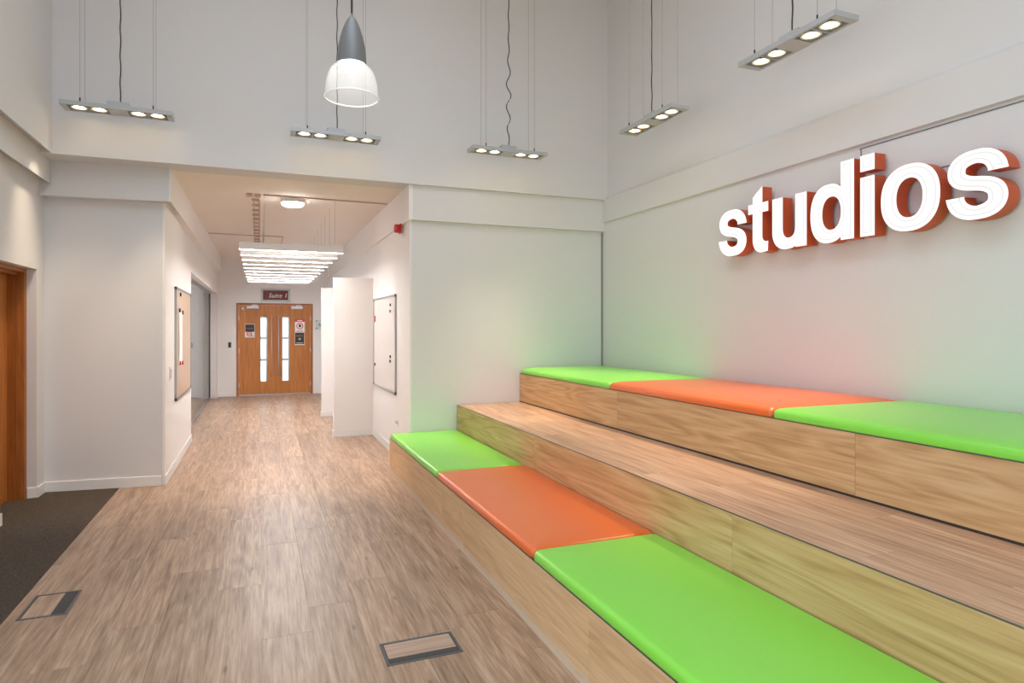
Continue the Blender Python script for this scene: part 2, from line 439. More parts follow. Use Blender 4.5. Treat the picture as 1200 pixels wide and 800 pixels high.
mb.box(RX0, RX1, YR - 0.2, RY0, HH, HH + 0.3).box(RX0, RX1, RY1, UY + 0.3, HH, HH + 0.3)
struct(mb.build('ceiling', 'ceil'))
rl = struct(bpy.data.objects.new('window_rooflight', None)); C.objects.link(rl); rl.location = (RX0, RY0, HH + 0.3)
for k in range(7):
    y = (RY1 - RY0) * k / 6
    MB().box(0, RX1 - RX0, y - 0.03, y + 0.03, -0.06, 0.02).build('glazing_bar', 'gloss_white', rl)
portal(((RX0 + RX1) / 2, (RY0 + RY1) / 2, HH + 0.2), (0, 0, 0), RX1 - RX0, RY1 - RY0)
# wall behind the viewer, with tall windows
wins = [(-1.5, 0.1), (0.45, 2.05), (2.35, 3.85)]
WZ0, WZ1 = 0.5, 3.0
mb = MB().box(-2.2, 4.3, YR - 0.3, YR, -0.1, WZ0).box(-2.2, 4.3, YR - 0.3, YR, WZ1, HH)
xs = [-2.2] + [v for w in wins for v in w] + [4.3]
for i in range(0, len(xs), 2): mb.box(xs[i], xs[i + 1], YR - 0.3, YR, WZ0, WZ1)
struct(mb.build('wall_rear', 'wall'))
for i, (a, c) in enumerate(wins):
    w = struct(thing('window_%d' % (i + 1), 'tall white framed window behind the viewer', 'window', ((a + c) / 2, YR - 0.15, WZ0)))
    del w['category']; del w['label']
    hw, h = (c - a) / 2, WZ1 - WZ0
    f = MB().box(-hw, -hw + 0.06, -0.03, 0.03, 0, h).box(hw - 0.06, hw, -0.03, 0.03, 0, h).box(-hw, hw, -0.03, 0.03, 0, 0.06).box(-hw, hw, -0.03, 0.03, h - 0.06, h)
    for z in (1.7,): f.box(-hw, hw, -0.025, 0.025, z - 0.03, z + 0.03)
    f.box(-0.025, 0.025, -0.025, 0.025, 0, h)
    f.build('window_frame', 'gloss_white', w)
    portal(((a + c) / 2, YR - 0.02, (WZ0 + WZ1) / 2), (PI / 2, 0, PI), c - a, WZ1 - WZ0).rotation_euler = (-PI / 2, 0, 0)

for i, (a, c) in enumerate(LW_):
    w = struct(bpy.data.objects.new('window_%d' % (i + 4), None)); C.objects.link(w); w.location = (XD - 0.15, (a + c) / 2, LZ0)
    hw, h = (c - a) / 2, LZ1 - LZ0
    f = MB().box(-0.03, 0.03, -hw, -hw + 0.06, 0, h).box(-0.03, 0.03, hw - 0.06, hw, 0, h).box(-0.03, 0.03, -hw, hw, 0, 0.06).box(-0.03, 0.03, -hw, hw, h - 0.06, h)
    for y in (-hw / 3, hw / 3): f.box(-0.025, 0.025, y - 0.025, y + 0.025, 0, h)
    f.build('window_frame', 'gloss_white', w)
    portal((XD - 0.02, (a + c) / 2, (LZ0 + LZ1) / 2), (0, 0, 0), LZ1 - LZ0, c - a).rotation_euler = (0, -PI / 2, 0)

# side room behind the glass screen: unseen window opening added to brighten it
SX = -3.6
mb = MB().box(SX - 0.2, SX, 9.0, YE, -0.1, 0.4).box(SX - 0.2, SX, 9.0, YE, 2.9, HC).box(SX - 0.2, SX, 9.0, 9.4, 0.4, 2.9).box(SX - 0.2, SX, 15.7, YE, 0.4, 2.9)
mb.box(SX - 0.2, XL - 0.25, 8.8, 9.0, -0.1, HC)
struct(mb.build('wall_side_room', 'wall'))
portal((SX + 0.02, 12.55, 1.65), (0, 0, 0), 2.5, 6.3).rotation_euler = (0, -PI / 2, 0)

# partitions standing out from the corridor wall
def fin(name, x0, y, h):
    o = struct(MB().box(x0, XC, y, y + 0.1, 0, h).build(name, 'panel_white', bevel=0.003))
    s = MB().box(x0 - 0.012, XC, y - 0.014, y, 0, 0.09).box(x0 - 0.014, x0, y, y + 0.1, 0, 0.09)
    s.build('baseboard', 'gloss_white', o)
fin('wall_partition', 1.005, 9.56, 2.32)
fin('wall_partition', 1.035, 11.8, 2.30)

# baseboards
def base(name, pts, h=0.10, t=0.014):
    """run of skirting along a floor polyline; the board lies to the left of travel"""
    b = MB()
    for (ax, ay), (cx, cy) in zip(pts, pts[1:]):
        d = Vector((cx - ax, cy - ay)).normalized(); n = Vector((-d.y, d.x)) * t
        b.prism([(ax - d.x * t * 0, ay), (cx + d.x * t, cy + d.y * t), (cx + n.x + d.x * t, cy + n.y + d.y * t), (ax + n.x, ay + n.y)], 'z', 0.0, h)
    return struct(b.build(name, 'gloss_white', bevel=0.002, seg=1))
base('baseboard_corridor_left', [(XL, 9.93), (XL, 7.278)], t=0.014)
base('baseboard_block', [(XD - 0.0, 7.395), (XL - 0.014, 7.278)], t=-0.014)
base('baseboard_left', [(XD, 7.385), (XD, OY1 + 0.014), (XD - 0.062, OY1 + 0.0)], t=0.014)
base('baseboard_left_near', [(XD - 0.05, OY0), (XD, OY0), (XD, YR)], t=0.014)
base('baseboard_corridor_right', [(XC, YE), (XC, 11.9)], t=-0.014)
base('baseboard_corridor_right_mid', [(XC, 11.786), (XC, 9.66)], t=-0.014)
base('baseboard_corridor_right_near', [(XC, 9.546), (XC, 7.08)], t=-0.014)
base('baseboard_end_left', [(XL + 0.014, YE), (DX0 - 0.014, YE)], t=-0.014)
base('baseboard_end_right', [(DX1, YE), (XC - 0.014, YE)], t=-0.014)
base('baseboard_glass_end', [(XL - 0.13, GY1), (XL, GY1), (XL, YE)], t=-0.014)
base('baseboard_side_room', [(SX, YE), (XL - 0.265, YE)], t=-0.014)
struct(MB().box(XL - 0.33, XL - 0.25, 15.3, 15.9, 0, 2.7).build('wall_side_pier', 'wall'))

# ------------------------------------------------------------------ glass screen along the corridor
gx = XL - 0.15
g = struct(thing('window_glass_screen', 'x', 'x', (gx, GY0, 0))); del g['label']; del g['category']
fr = MB().box(-0.02, 0.02, 0, GY1 - GY0, 0, 0.03)
fr.build('floor_track', 'alu', g)
MB().box(-0.02, 0.02, 0, GY1 - GY0, GZ - 0.03, GZ).build('head_track', 'alu', g)
MB().box(-0.02, 0.02, GY1 - GY0 - 0.02, GY1 - GY0, 0.03, GZ - 0.03).build('jamb', 'boxgrey', g)
MB().box(-0.02, 0.02, 0, 0.025, 0.03, GZ - 0.03).build('jamb', 'dark', g)
n = 5; wpane = (GY1 - GY0 - 0.05) / n
for k in range(n):
    pn = MB().box(-0.005, 0.005, 0.025 + k * wpane + 0.002, 0.025 + (k + 1) * wpane - 0.002, 0.03, GZ - 0.03).build('pane', 'partition_glass', g)
    if k == 1: MB().box(0.005, 0.03, 0.025 + k * wpane + 0.03, 0.025 + k * wpane + 0.16, 1.12, 1.28).build('patch_lock', 'steel', pn, bevel=0.003)

# ------------------------------------------------------------------ oak double doors at the far end
d1 = struct(bpy.data.objects.new('door_1', None)); C.objects.link(d1); d1.location = (0, YE, 0)
yf = -0.012
MB().box(DX0, DX0 + 0.05, yf, 0.12, 0, DZ).build('door_frame', 'oakframe', d1)
MB().box(DX1 - 0.05, DX1, yf, 0.12, 0, DZ).build('door_frame', 'oakframe', d1)
MB().box(DX0 + 0.05, DX1 - 0.05, yf, 0.12, DZ - 0.05, DZ).build('door_head', 'oakheadx', d1)
def dpx(px, py): p = on_y(px, py, YE); return p.x, p.z
def leaf(x0, x1, sl, hx, hinge):
    """leaf with a tall three-pane vision panel between sl[0] and sl[1]"""
    z0, z1 = 0.012, DZ - 0.053
    s0, s1 = 0.32, 1.845
    lf = MB().box(x0, sl[0], 0.0, 0.045, z0, z1).box(sl[1], x1, 0.0, 0.045, z0, z1).box(sl[0], sl[1], 0.0, 0.045, z0, s0).box(sl[0], sl[1], 0.0, 0.045, s1, z1).build('door_leaf', 'oak', d1)
    t = 0.012
    vf = MB().box(sl[0], sl[0] + t, -0.004, 0.049, s0, s1).box(sl[1] - t - 0.02, sl[1], -0.004, 0.049, s0, s1).box(sl[0], sl[1], -0.004, 0.049, s0, s0 + t).box(sl[0], sl[1], -0.004, 0.049, s1 - 0.035, s1)
    for z in (0.83, 1.34): vf.box(sl[0], sl[1], -0.006, 0.05, z - 0.028, z + 0.028)
    vf.build('vision_frame', 'alu', lf)
    zz = [s0 + t, 0.816, 0.844, 1.326, 1.354, s1 - 0.035]
    for k in range(3): MB().box(sl[0] + t, sl[1] - t - 0.02, 0.02, 0.026, zz[2 * k], zz[2 * k + 1]).build('pane', 'glass', lf)
    hd = MB().tube([(hx, -0.05, 0.45), (hx, -0.05, 1.87)], 0.011, 10)
    hd.tube([(hx, 0.0, 0.62), (hx, -0.05, 0.62)], 0.008, 8).tube([(hx, 0.0, 1.70), (hx, -0.05, 1.70)], 0.008, 8)
    hd.build('pull_handle', 'steel', lf, smooth=True)
    cx = (x0 + x1) / 2 - (0.09 if hinge < 0 else -0.09)
    MB().box(cx - 0.13, cx + 0.13, -0.055, 0.0, z1 - 0.075, z1 - 0.01).build('door_closer', 'alu', lf, bevel=0.004)
    MB().box(cx - 0.02, cx + 0.1, -0.03, -0.012, z1 - 0.01, z1 + 0.02).build('closer_arm', 'alu', lf)
    ex = x0 if hinge < 0 else x1
    for z in (0.25, 1.05, 1.8): MB().tube([(ex, -0.006, z - 0.05), (ex, -0.006, z + 0.05)], 0.008, 8).build('hinge', 'steel', lf)
    MB().box(x0 + 0.01, x1 - 0.01, -0.004, 0.0, 0.0, 0.03).build('drop_seal', 'alu', lf)
    return lf
mid = dpx(322.2, 400)[0]
la = leaf(DX0 + 0.053, mid - 0.002, (dpx(305.2, 400)[0], dpx(313.4, 400)[0]), dpx(318.2, 400)[0], -1)
lb = leaf(mid + 0.002, DX1 - 0.053, (dpx(330.6, 400)[0], dpx(339.0, 400)[0]), dpx(326.4, 400)[0], 1)
MB().box(mid - 0.012, mid + 0.012, 0.035, 0.06, 0.012, DZ - 0.053).build('astragal', 'oakframe', d1)
x, z = dpx(284.4, 361.5); MB().box(x - 0.02, x + 0.02, -0.014, 0.0, z - 0.03, z + 0.03).build('alarm_contact', 'alu', la)

def poster(name, label, px0, py0, px1, py1, parts):
    x0, z1 = dpx(px0, py0); x1, z0 = dpx(px1, py1)
    t = thing(name, label, 'notice', (x0, YE - 0.0005, z0))
    w, h = x1 - x0, z1 - z0
    MB().box(0, w, -0.002, 0, 0, h).build('sheet', 'white', t)
    for i, (nm, mat, kind, a) in enumerate(parts):
        y = -0.0025 - 0.0006 * i
        if kind == 'box': MB().box(a[0] * w, a[1] * w, y, y + 0.0006, a[2] * h, a[3] * h).build(nm, mat, t)
        else:
            r0, r1 = a[2] * w, a[3] * w; k = 24; cx, cz = a[0] * w, a[1] * h
            bm = MB(); ri = []
            for r in (r0, r1): ri.append([bm.bm.verts.new((cx + r * math.cos(2 * PI * j / k), y, cz + r * math.sin(2 * PI * j / k))) for j in range(k)])
            for j in range(k): bm.bm.faces.new((ri[0][j], ri[0][(j + 1) % k], ri[1][(j + 1) % k], ri[1][j]))
            bm.build(nm, mat, t)
    return t
poster('safety_notice', 'black and white notice with red no-entry ring on oak door', 287.0, 379.5, 298.6, 395.3,
       [('photo', 'ink', 'box', (0.04, 0.96, 0.42, 0.97)), ('photo_detail', 'brownprint', 'box', (0.15, 0.8, 0.62, 0.72)), ('symbol_ring', 'redprint', 'ring', (0.45, 0.27, 0.18, 0.27)), ('symbol_bar', 'redprint', 'box', (0.3, 0.62, 0.24, 0.3)), ('text_line', 'ink', 'box', (0.62, 0.9, 0.1, 0.13))])
poster('prohibition_notice', 'white notice with red header and red ring symbol on oak door', 345.6, 374.0, 357.0, 389.0,
       [('header', 'redprint', 'box', (0.0, 1.0, 0.8, 1.0)), ('header_text', 'white', 'box', (0.25, 0.75, 0.86, 0.93)), ('symbol_ring', 'redprint', 'ring', (0.5, 0.48, 0.27, 0.36)), ('symbol', 'ink', 'box', (0.38, 0.64, 0.38, 0.6)), ('text_line', 'ink', 'box', (0.12, 0.88, 0.1, 0.125)), ('text_line', 'ink', 'box', (0.2, 0.8, 0.04, 0.06))])
poster('dark_notice', 'dark photographic notice below the red-header notice', 345.4, 389.4, 356.8, 404.0,
       [('photo', 'ink', 'box', (0.03, 0.97, 0.06, 0.98)), ('photo_detail', 'brownprint', 'box', (0.1, 0.8, 0.68, 0.78)), ('photo_detail', 'alu', 'box', (0.4, 0.6, 0.4, 0.55)), ('text_line', 'white', 'box', (0.15, 0.85, 0.14, 0.18))])

# sign over the doors
x0, z1 = dpx(308.3, 340.2); x1, z0 = dpx(337.4, 351.6)
t = thing('room_sign', 'dark red name plate reading Suite 1 over the oak doors', 'sign', (x0, YE, z0))
w, h = x1 - x0, z1 - z0
MB().box(-0.05, w + 0.05, -0.02, -0.014, -0.05, h + 0.05).build('backing', 'glass', t)
pl = MB().box(0, w, -0.026, -0.02, 0, h).build('plate', 'maroon', t)
for a in (-0.035, w + 0.035):
    for c in (-0.035, h + 0.035): MB().tube([(a, -0.03, c), (a, 0, c)], 0.012, 12).build('standoff', 'steel', t)
words('Suite 1', 0.15, 'lettering', 'white', pl, (0.12, -0.027, 0.055), (PI / 2, 0, 0), shear=0.15)
# small clear sign beside the doors
x0, z1 = dpx(369.3, 374.6); x1, z0 = dpx(384, 386.0)
t = thing('wall_sign', 'small clear acrylic sign on standoffs beside the oak doors', 'sign', (x0, YE, z0))
w, h = x1 - x0, z1 - z0
pl = MB().box(0, w, -0.026, -0.02, 0, h).build('plate', 'glass', t)
for a in (0.03, w - 0.03):
    for c in (0.03, h - 0.03): MB().tube([(a, -0.032, c), (a, 0, c)], 0.014, 12).build('standoff', 'dark', t)
words('Suite', 0.11, 'lettering', 'ink', pl, (0.07, -0.027, 0.08), (PI / 2, 0, 0))
# card reader
x, z = dpx(269.2, 404)
t = thing('card_reader', 'black card reader on a white plate beside the oak doors', 'card reader', (x, YE, z))
MB().box(-0.06, 0.06, -0.012, 0, -0.09, 0.09).build('plate', 'gloss_white', t, bevel=0.003)
MB().box(-0.032, 0.032, -0.03, -0.012, -0.06, 0.06).build('reader', 'dark', t, bevel=0.004)

# ------------------------------------------------------------------ oak door in the hall wall
d2 = struct(bpy.data.objects.new('door_2', None)); C.objects.link(d2); d2.location = (XD, 0, 0)
fx0, fx1 = -0.30, -0.078
fw = 0.06
MB().box(fx0, fx1, OY1 - fw, OY1, 0.003, OZ - fw * 0.6).build('door_frame', 'oakframe', d2, bevel=0.002, seg=1)
MB().box(fx0, fx1, OY0, OY0 + fw, 0.003, OZ - fw * 0.6).build('door_frame', 'oakframe', d2, bevel=0.002, seg=1)
MB().box(fx0, fx1, OY0, OY1, OZ - fw * 0.6, OZ).build('door_head', 'oakhead', d2, bevel=0.002, seg=1)
MB().box(fx0, fx1 - 0.055, OY1 - fw - 0.016, OY1 - fw, 0.003, OZ - fw).build('door_stop', 'oakframe', d2)
MB().box(fx0, fx1 - 0.055, OY0 + fw, OY0 + fw + 0.016, 0.003, OZ - fw).build('door_stop', 'oakframe', d2)
MB().box(fx0, fx1 - 0.055, OY0 + fw, OY1 - fw, OZ - fw, OZ - fw * 0.6).build('door_stop', 'oakhead', d2)
lf = MB().box(-0.25, -0.205, OY0 + fw + 0.016, OY1 - fw - 0.016, 0.012, OZ - fw - 0.003).build('door_leaf', 'oak', d2)
MB().tube([(-0.205, OY0 + 0.2, 1.03), (-0.15, OY0 + 0.2, 1.03), (-0.15, OY0 + 0.33, 1.03)], 0.01, 10).build('door_handle', 'steel', lf, smooth=True)

# ------------------------------------------------------------------ stepped bench
X1, X2, X3, Z1, Z2, Z3 = 1.34, 2.116, 2.898, 0.372, 0.703, 1.047
YB0, YB1 = 1.0, 7.045
bench = thing('stepped_bench', 'three-tier stepped bench faced in pale oak plywood along the sign wall', 'bench', (X1, YB0, 0))
def bl(x, y): return x - X1, y - YB0
def bpart(x0, x1, y0, y1, z0, z1, name, mat, parent=bench, bevel=0.0):
    cx, cy, cz = (x0 + x1) / 2 - X1, (y0 + y1) / 2 - YB0, z0
    o = MB().box(-(x1 - x0) / 2, (x1 - x0) / 2, -(y1 - y0) / 2, (y1 - y0) / 2, 0, z1 - z0).build(name, mat, parent, bevel=bevel, seg=1)
    o.location = (cx, cy, cz); return o
T = 0.018
for X, z0, z1, js, mat in ((X1, 0.0, Z1, (YB0, 2.465, 4.865, YB1), 'ply_front'), (X2, Z1, Z2, (YB0, 2.455, 4.83, YB1), 'ply'), (X3, Z2, Z3, (YB0, 2.43, 4.815, YB1), 'ply')):
    lo = z0 + (0.014 if X == X3 else 0.0)
    for a, c in zip(js, js[1:]):
        bpart(X, X + T, a + 0.0008, c - 0.0008, lo, z1 - 0.003, 'riser_panel', mat, bevel=0.0008)
    bpart(X - 0.001, X + (0.008 if X == X2 else 0.03), YB0, YB1, z1 - 0.003, z1 + 0.0003, 'edge_trim', 'boxgrey')
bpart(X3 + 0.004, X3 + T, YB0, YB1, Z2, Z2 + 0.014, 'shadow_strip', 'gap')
bpart(X1 + 0.03, X2 + T, YB0, YB1, Z1 - 0.018, Z1, 'seat_board', 'ply')
bpart(X3 + 0.03, XR - 0.001, YB0, YB1, Z3 - 0.018, Z3, 'seat_board', 'ply')
tread = bpart(X2 + 0.018, X3 + T, YB0, YB1, Z2 - 0.018, Z2 - 0.004, 'tread', 'ply')
tc0 = Vector(tread.location)
tw = 0.25; tx = X3 + 0.004; row = 0
while tx > X2 + 0.009:
    x0 = max(tx - tw, X2 + 0.008)
    y = YB0 - (0.35, 1.1, 0.7, 0.2)[row]
    while y < YB1:
        y0, y1 = max(y, YB0), min(y + 1.5, YB1)
        if y1 - y0 > 0.02:
            o = MB().box(-(tx - x0) / 2 + 0.0004, (tx - x0) / 2 - 0.0004, -(y1 - y0) / 2 + 0.0004, (y1 - y0) / 2 - 0.0004, 0, 0.004).build('plank', 'tread', tread)
            o.location = Vector(((x0 + tx) / 2 - X1, (y0 + y1) / 2 - YB0, Z2 - 0.004)) - tc0
        y += 1.5
    tx -= tw; row += 1
for Y in (YB0, YB1 - T):
    MB().prism([(T, 0), (XR - X1 - 0.001, 0), (XR - X1 - 0.001, Z3 - 0.018), (X3 - X1 + T, Z3 - 0.018), (X3 - X1 + T, Z2 - 0.018), (X2 - X1 + T, Z2 - 0.018), (X2 - X1 + T, Z1 - 0.018), (T, Z1 - 0.018)], 'y', Y - YB0, Y - YB0 + T).build('end_panel', 'ply', bench)

def cushion(x0, x1, y0, y1, z, h, crown, rr, mat, label, grp):
    cx, cy = (x0 + x1) / 2, (y0 + y1) / 2
    a, b_ = (x1 - x0) / 2, (y1 - y0) / 2
    bm = MB().bm; rc = 0.035; K = 6
    levels = [(0.0015, 0.0), (0.0, 0.004), (0.0, h - rr)]
    for i in range(1, 7):
        an = PI / 2 * i / 6
        levels.append((rr * (1 - math.cos(an)), h - rr + rr * math.sin(an)))
    d = rr
    for dd in (0.02, 0.03, 0.04, 0.05, 0.06, 0.06, 0.05):
        d += dd
        levels.append((d, h + crown * (1 - math.exp(-(d - rr) / 0.09))))
    rings = []
    for ins, zz in levels:
        A, B, r = a - ins, b_ - ins, max(rc - ins * 0.35, 0.012)
        ring = []
        for qx, qy, s in ((1, 1, 0), (-1, 1, 1), (-1, -1, 2), (1, -1, 3)):
            for k in range(K + 1):
                an = PI / 2 * (s + k / K)
                ring.append(bm.verts.new((qx * (A - r) + r * math.cos(an), qy * (B - r) + r * math.sin(an), zz)))
        rings.append(ring)
    n = len(rings[0])
    for p, q in zip(rings, rings[1:]):
        for k in range(n): bm.faces.new((p[k], p[(k + 1) % n], q[(k + 1) % n], q[k]))
    bm.faces.new(rings[-1]); bm.faces.new(rings[0][::-1])
    me = bpy.data.meshes.new('seat_cushion'); bm.to_mesh(me); bm.free()
    me.materials.append(M[mat])
    for p in me.polygons: p.use_smooth = True
    o = link('seat_cushion', me, None, (cx, cy, z)); tag(o, label, 'cushion', grp)
    return o
g1, g3 = 'pads on the lowest tier', 'pads on the top tier'
ys1 = (YB1 - 0.01, 5.045, 3.09, 1.06)
ys3 = (YB1 - 0.03, 4.965, 3.02, 1.03)
lab1 = ['lime green pad on the lowest tier at its corridor end', 'orange vinyl pad on the lowest tier between two green pads', 'large lime green pad on the lowest tier, farther from the corridor than the orange one']
lab3 = ['lime green pad on the top tier in the corner of the walls', 'orange vinyl pad on the top tier between two green pads', 'lime green pad on the top tier beneath the lit letters']
for k, col in enumerate(('green', 'orange', 'green')):
    cushion(X1 + 0.002, X2 - 0.002, ys1[k + 1] + 0.001, ys1[k] - 0.001, Z1 + 0.0005, 0.052, 0.010, 0.028, col, lab1[k], g1)
    cushion(X3 + 0.003, XR - 0.008, ys3[k + 1] + 0.001, ys3[k] - 0.001, Z3 + 0.0005, 0.058, 0.026, 0.034, col, lab3[k], g3)

# ------------------------------------------------------------------ illuminated letters
XF, XB = 3.90, XR - 0.03
BASEZ = 2.228
def hermite(P, T_, n=10):
    out = []
    for (p, q), (t0, t1) in zip(zip(P, P[1:]), zip(T_, T_[1:])):
        for i in range(n):
            s = i / n; h = (2 * s**3 - 3 * s**2 + 1, s**3 - 2 * s**2 + s, -2 * s**3 + 3 * s**2, s**3 - s**2)
            out.append(tuple(h[0] * p[c] + h[1] * t0[c] + h[2] * q[c] + h[3] * t1[c] for c in (0, 1)))
    out.append(P[-1]); return out
def arc(cx, cy, rx, ry, a0, a1, n=20, p=2.3):
    r = []
    for i in range(n + 1):
        a = math.radians(a0 + (a1 - a0) * i / n); c, s = math.cos(a), math.sin(a)
        r.append((cx + rx * math.copysign(abs(c) ** (2 / p), c), cy + ry * math.copysign(abs(s) ** (2 / p), s)))
    return r
def shape_s(w):
    P = [(0.836, 0.272), (0.50, 0.372), (0.172, 0.296), (0.50, 0.213), (0.838, 0.122), (0.50, 0.042), (0.150, 0.146)]
    P = [(x * w, y) for x, y in P]
    Tn = [(0.0, 0.15), (-0.22, 0.0), (0.0, -0.14), (0.24, -0.04), (0.0, -0.15), (-0.22, 0.0), (0.0, 0.16)]
    c = hermite(P, Tn, 12); m = len(c); lft, rgt = [], []
    for i in range(m):
        a, b_ = Vector(c[max(i - 1, 0)]), Vector(c[min(i + 1, m - 1)])
        t = (b_ - a).normalized(); nrm = Vector((-t.y, t.x))
        hw = 0.039 + 0.013 * abs(t.y)
        if i in (0, m - 1): nrm = Vector((-1 if t.y > 0 else 1, 0)); hw = 0.055
        lft.append(tuple(Vector(c[i]) + nrm * hw)); rgt.append(tuple(Vector(c[i]) - nrm * hw))
    return [lft + rgt[::-1]]
def shape_o(w): return [arc(w / 2, 0.209, w / 2, 0.216, 0, 360, 56)[:-1], arc(w / 2, 0.209, w / 2 - 0.109, 0.128, 0, 360, 44, 2.2)[:-1]]
def shape_i(w): return [[(0, 0), (w, 0), (w, 0.411), (0, 0.411)], [(0, 0.452), (w, 0.452), (w, 0.562), (0, 0.562)]]
def shape_d(w):
    sx = w - 0.108
    rx, cx, cy, ry = 0.165, 0.165, 0.207, 0.216
    # bowl runs from the stem (top) round the left to the stem (bottom)
    a = math.degrees(math.acos(min(1, ((sx - cx) / rx)))) if sx - cx < rx else 0
    a = max(a, 56)
    pts = arc(cx, cy, rx, ry, a, 360 - a, 44)
    outer = [(w, 0), (w, 0.562), (sx, 0.562), (sx, pts[0][1] - 0.012)] + pts + [(sx, pts[-1][1] + 0.012), (sx, 0)]
    return [outer, arc((0.108 + sx) / 2, cy, (sx - 0.104) / 2, 0.122, 0, 360, 40, 2.2)[:-1]]
def shape_u(w):
    s = 0.108; ix = w - s
    bot = arc(0.155, 0.15, 0.155, 0.157, 180, 297, 24)
    inn = arc((s + ix) / 2, 0.165, (ix - s) / 2, 0.085, 360, 180, 20)
    return [[(0, 0.412)] + bot + [(ix, 0.028), (ix, 0), (w, 0), (w, 0.412), (ix, 0.412)] + inn + [(s, 0.412)]]
def shape_t(w):
    a, b_ = 0.052, 0.160
    inner = arc(b_ + 0.058, 0.135, 0.058, 0.053, 180, 262, 8)
    outer = arc(a + 0.118, 0.118, 0.118, 0.124, 262, 180, 14)
    return [[(0, 0.412), (0, 0.332), (a, 0.332)] + outer[::-1] + [(w - 0.004, 0.002), (w, 0.084)] + inner[::-1] + [(b_, 0.332), (w, 0.332), (w, 0.412), (b_, 0.412), (b_, 0.545), (a, 0.468), (a, 0.412)]]
def area2(l): return sum(l[i][0] * l[(i + 1) % len(l)][1] - l[(i + 1) % len(l)][0] * l[i][1] for i in range(len(l)))
def inset(l, d):
    """push a loop inwards (for a ccw outer loop) by d"""
    n = len(l); out = []
    for i in range(n):
        p0, p1, p2 = Vector(l[i - 1]), Vector(l[i]), Vector(l[(i + 1) % n])
        e0, e1 = (p1 - p0), (p2 - p1)
        if e0.length < 1e-7 or e1.length < 1e-7: out.append(tuple(p1)); continue
        n0 = Vector((-e0.y, e0.x)).normalized(); n1 = Vector((-e1.y, e1.x)).normalized()
        m = n0 + n1
        if m.length < 1e-4: out.append(tuple(p1 + n0 * d)); continue
        m = m / max(m.length_squared / 2, 0.35)
        out.append(tuple(p1 + m * d))
    return out
def fill(bm, loops, P):
    vs = [[bm.verts.new(P(*p)) for p in l] for l in loops]
    flat = [v for l in vs for v in l]
    for tri in tessellate_polygon([[Vector((p[0], p[1], 0)) for p in l] for l in loops]):
        try: bm.faces.new([flat[i] for i in tri])
        except ValueError: pass
    return vs
def letter(ch, y_left, y_right, label):
    w = y_left - y_right
    t = thing('sign_letter', label, 'sign letter', (XF, y_left, BASEZ), 0, 'illuminated letters of the wall sign')
    loops = {'s': shape_s, 't': shape_t, 'u': shape_u, 'd': shape_d, 'i': shape_i, 'o': shape_o}[ch](w)
    solids = []
    if ch == 'i': solids = [[loops[0]], [loops[1]]]
    else: solids = [loops]
    solids = [[(l if (area2(l) > 0) == (k == 0) else l[::-1]) for k, l in enumerate(s)] for s in solids]
    P = lambda dep: (lambda u, v: (dep, -u, v))
    # painted returns and back
    bm = bmesh.new()
    for s in solids:
        for l in s:
            f = [bm.verts.new(P(0.004)(*p)) for p in l]; k = [bm.verts.new(P(XB - XF)(*p)) for p in l]
            for i in range(len(l)):
                j = (i + 1) % len(l); bm.faces.new((f[i], f[j], k[j], k[i]))
        fill(bm, s, P(XB - XF))
    bmesh.ops.recalc_face_normals(bm, faces=bm.faces)
    me = bpy.data.meshes.new('return'); bm.to_mesh(me); bm.free(); me.materials.append(M['letter_side'])
    rt = link('letter_return', me, t)
    # lit face
    bm = bmesh.new()
    for s in solids:
        fill(bm, s, P(0.0))
        for l in s:
            f = [bm.verts.new(P(0.0)(*p)) for p in l]; k = [bm.verts.new(P(0.004)(*p)) for p in l]
            for i in range(len(l)):
                j = (i + 1) % len(l); bm.faces.new((f[i], f[j], k[j], k[i]))
    me = bpy.data.meshes.new('face'); bm.to_mesh(me); bm.free(); me.materials.append(M['letter_face'])
    fc = link('letter_face', me, t)
    # fine routed line round the inside of each face
    bm = bmesh.new()
    for s in solids:
        for l in s:
            a, c = inset(l, 0.020), inset(l, 0.030)
            f = [bm.verts.new(P(-0.0012)(*p)) for p in a]; k = [bm.verts.new(P(-0.0012)(*p)) for p in c]
            for i in range(len(l)):
                j = (i + 1) % len(l); bm.faces.new((f[i], f[j], k[j], k[i]))
    me = bpy.data.meshes.new('line'); bm.to_mesh(me); bm.free(); me.materials.append(M['letter_groove'])
    link('routed_line', me, fc)
    for yy, zz in ((-w * 0.35, 0.12), (-w * 0.7, 0.35)) if ch not in 'ti' else ((-w * 0.5, 0.06), (-w * 0.5, 0.36)):
        MB().tube([(XB - XF - 0.002, yy, zz), (XR - XF, yy, zz)], 0.008, 8).build('standoff', 'steel', t)
    return t
for ch, a, b_, lb_ in (('s', 4.700, 4.343, 'first letter s of the lit studios sign, before the t'), ('t', 4.323, 4.097, 'lit letter t with orange sides in the studios sign'), ('u', 4.048, 3.700, 'lit letter u with orange sides in the studios sign'),
                       ('d', 3.661, 3.282, 'lit letter d with orange sides in the studios sign'), ('i', 3.229, 3.120, 'lit dotted letter i with orange sides in the studios sign'), ('o', 3.070, 2.670, 'lit ring-shaped letter o with orange sides in the studios sign'), ('s', 2.631, 2.281, 'last letter s of the lit studios sign, after the o')):
    letter(ch, a, b_, lb_)

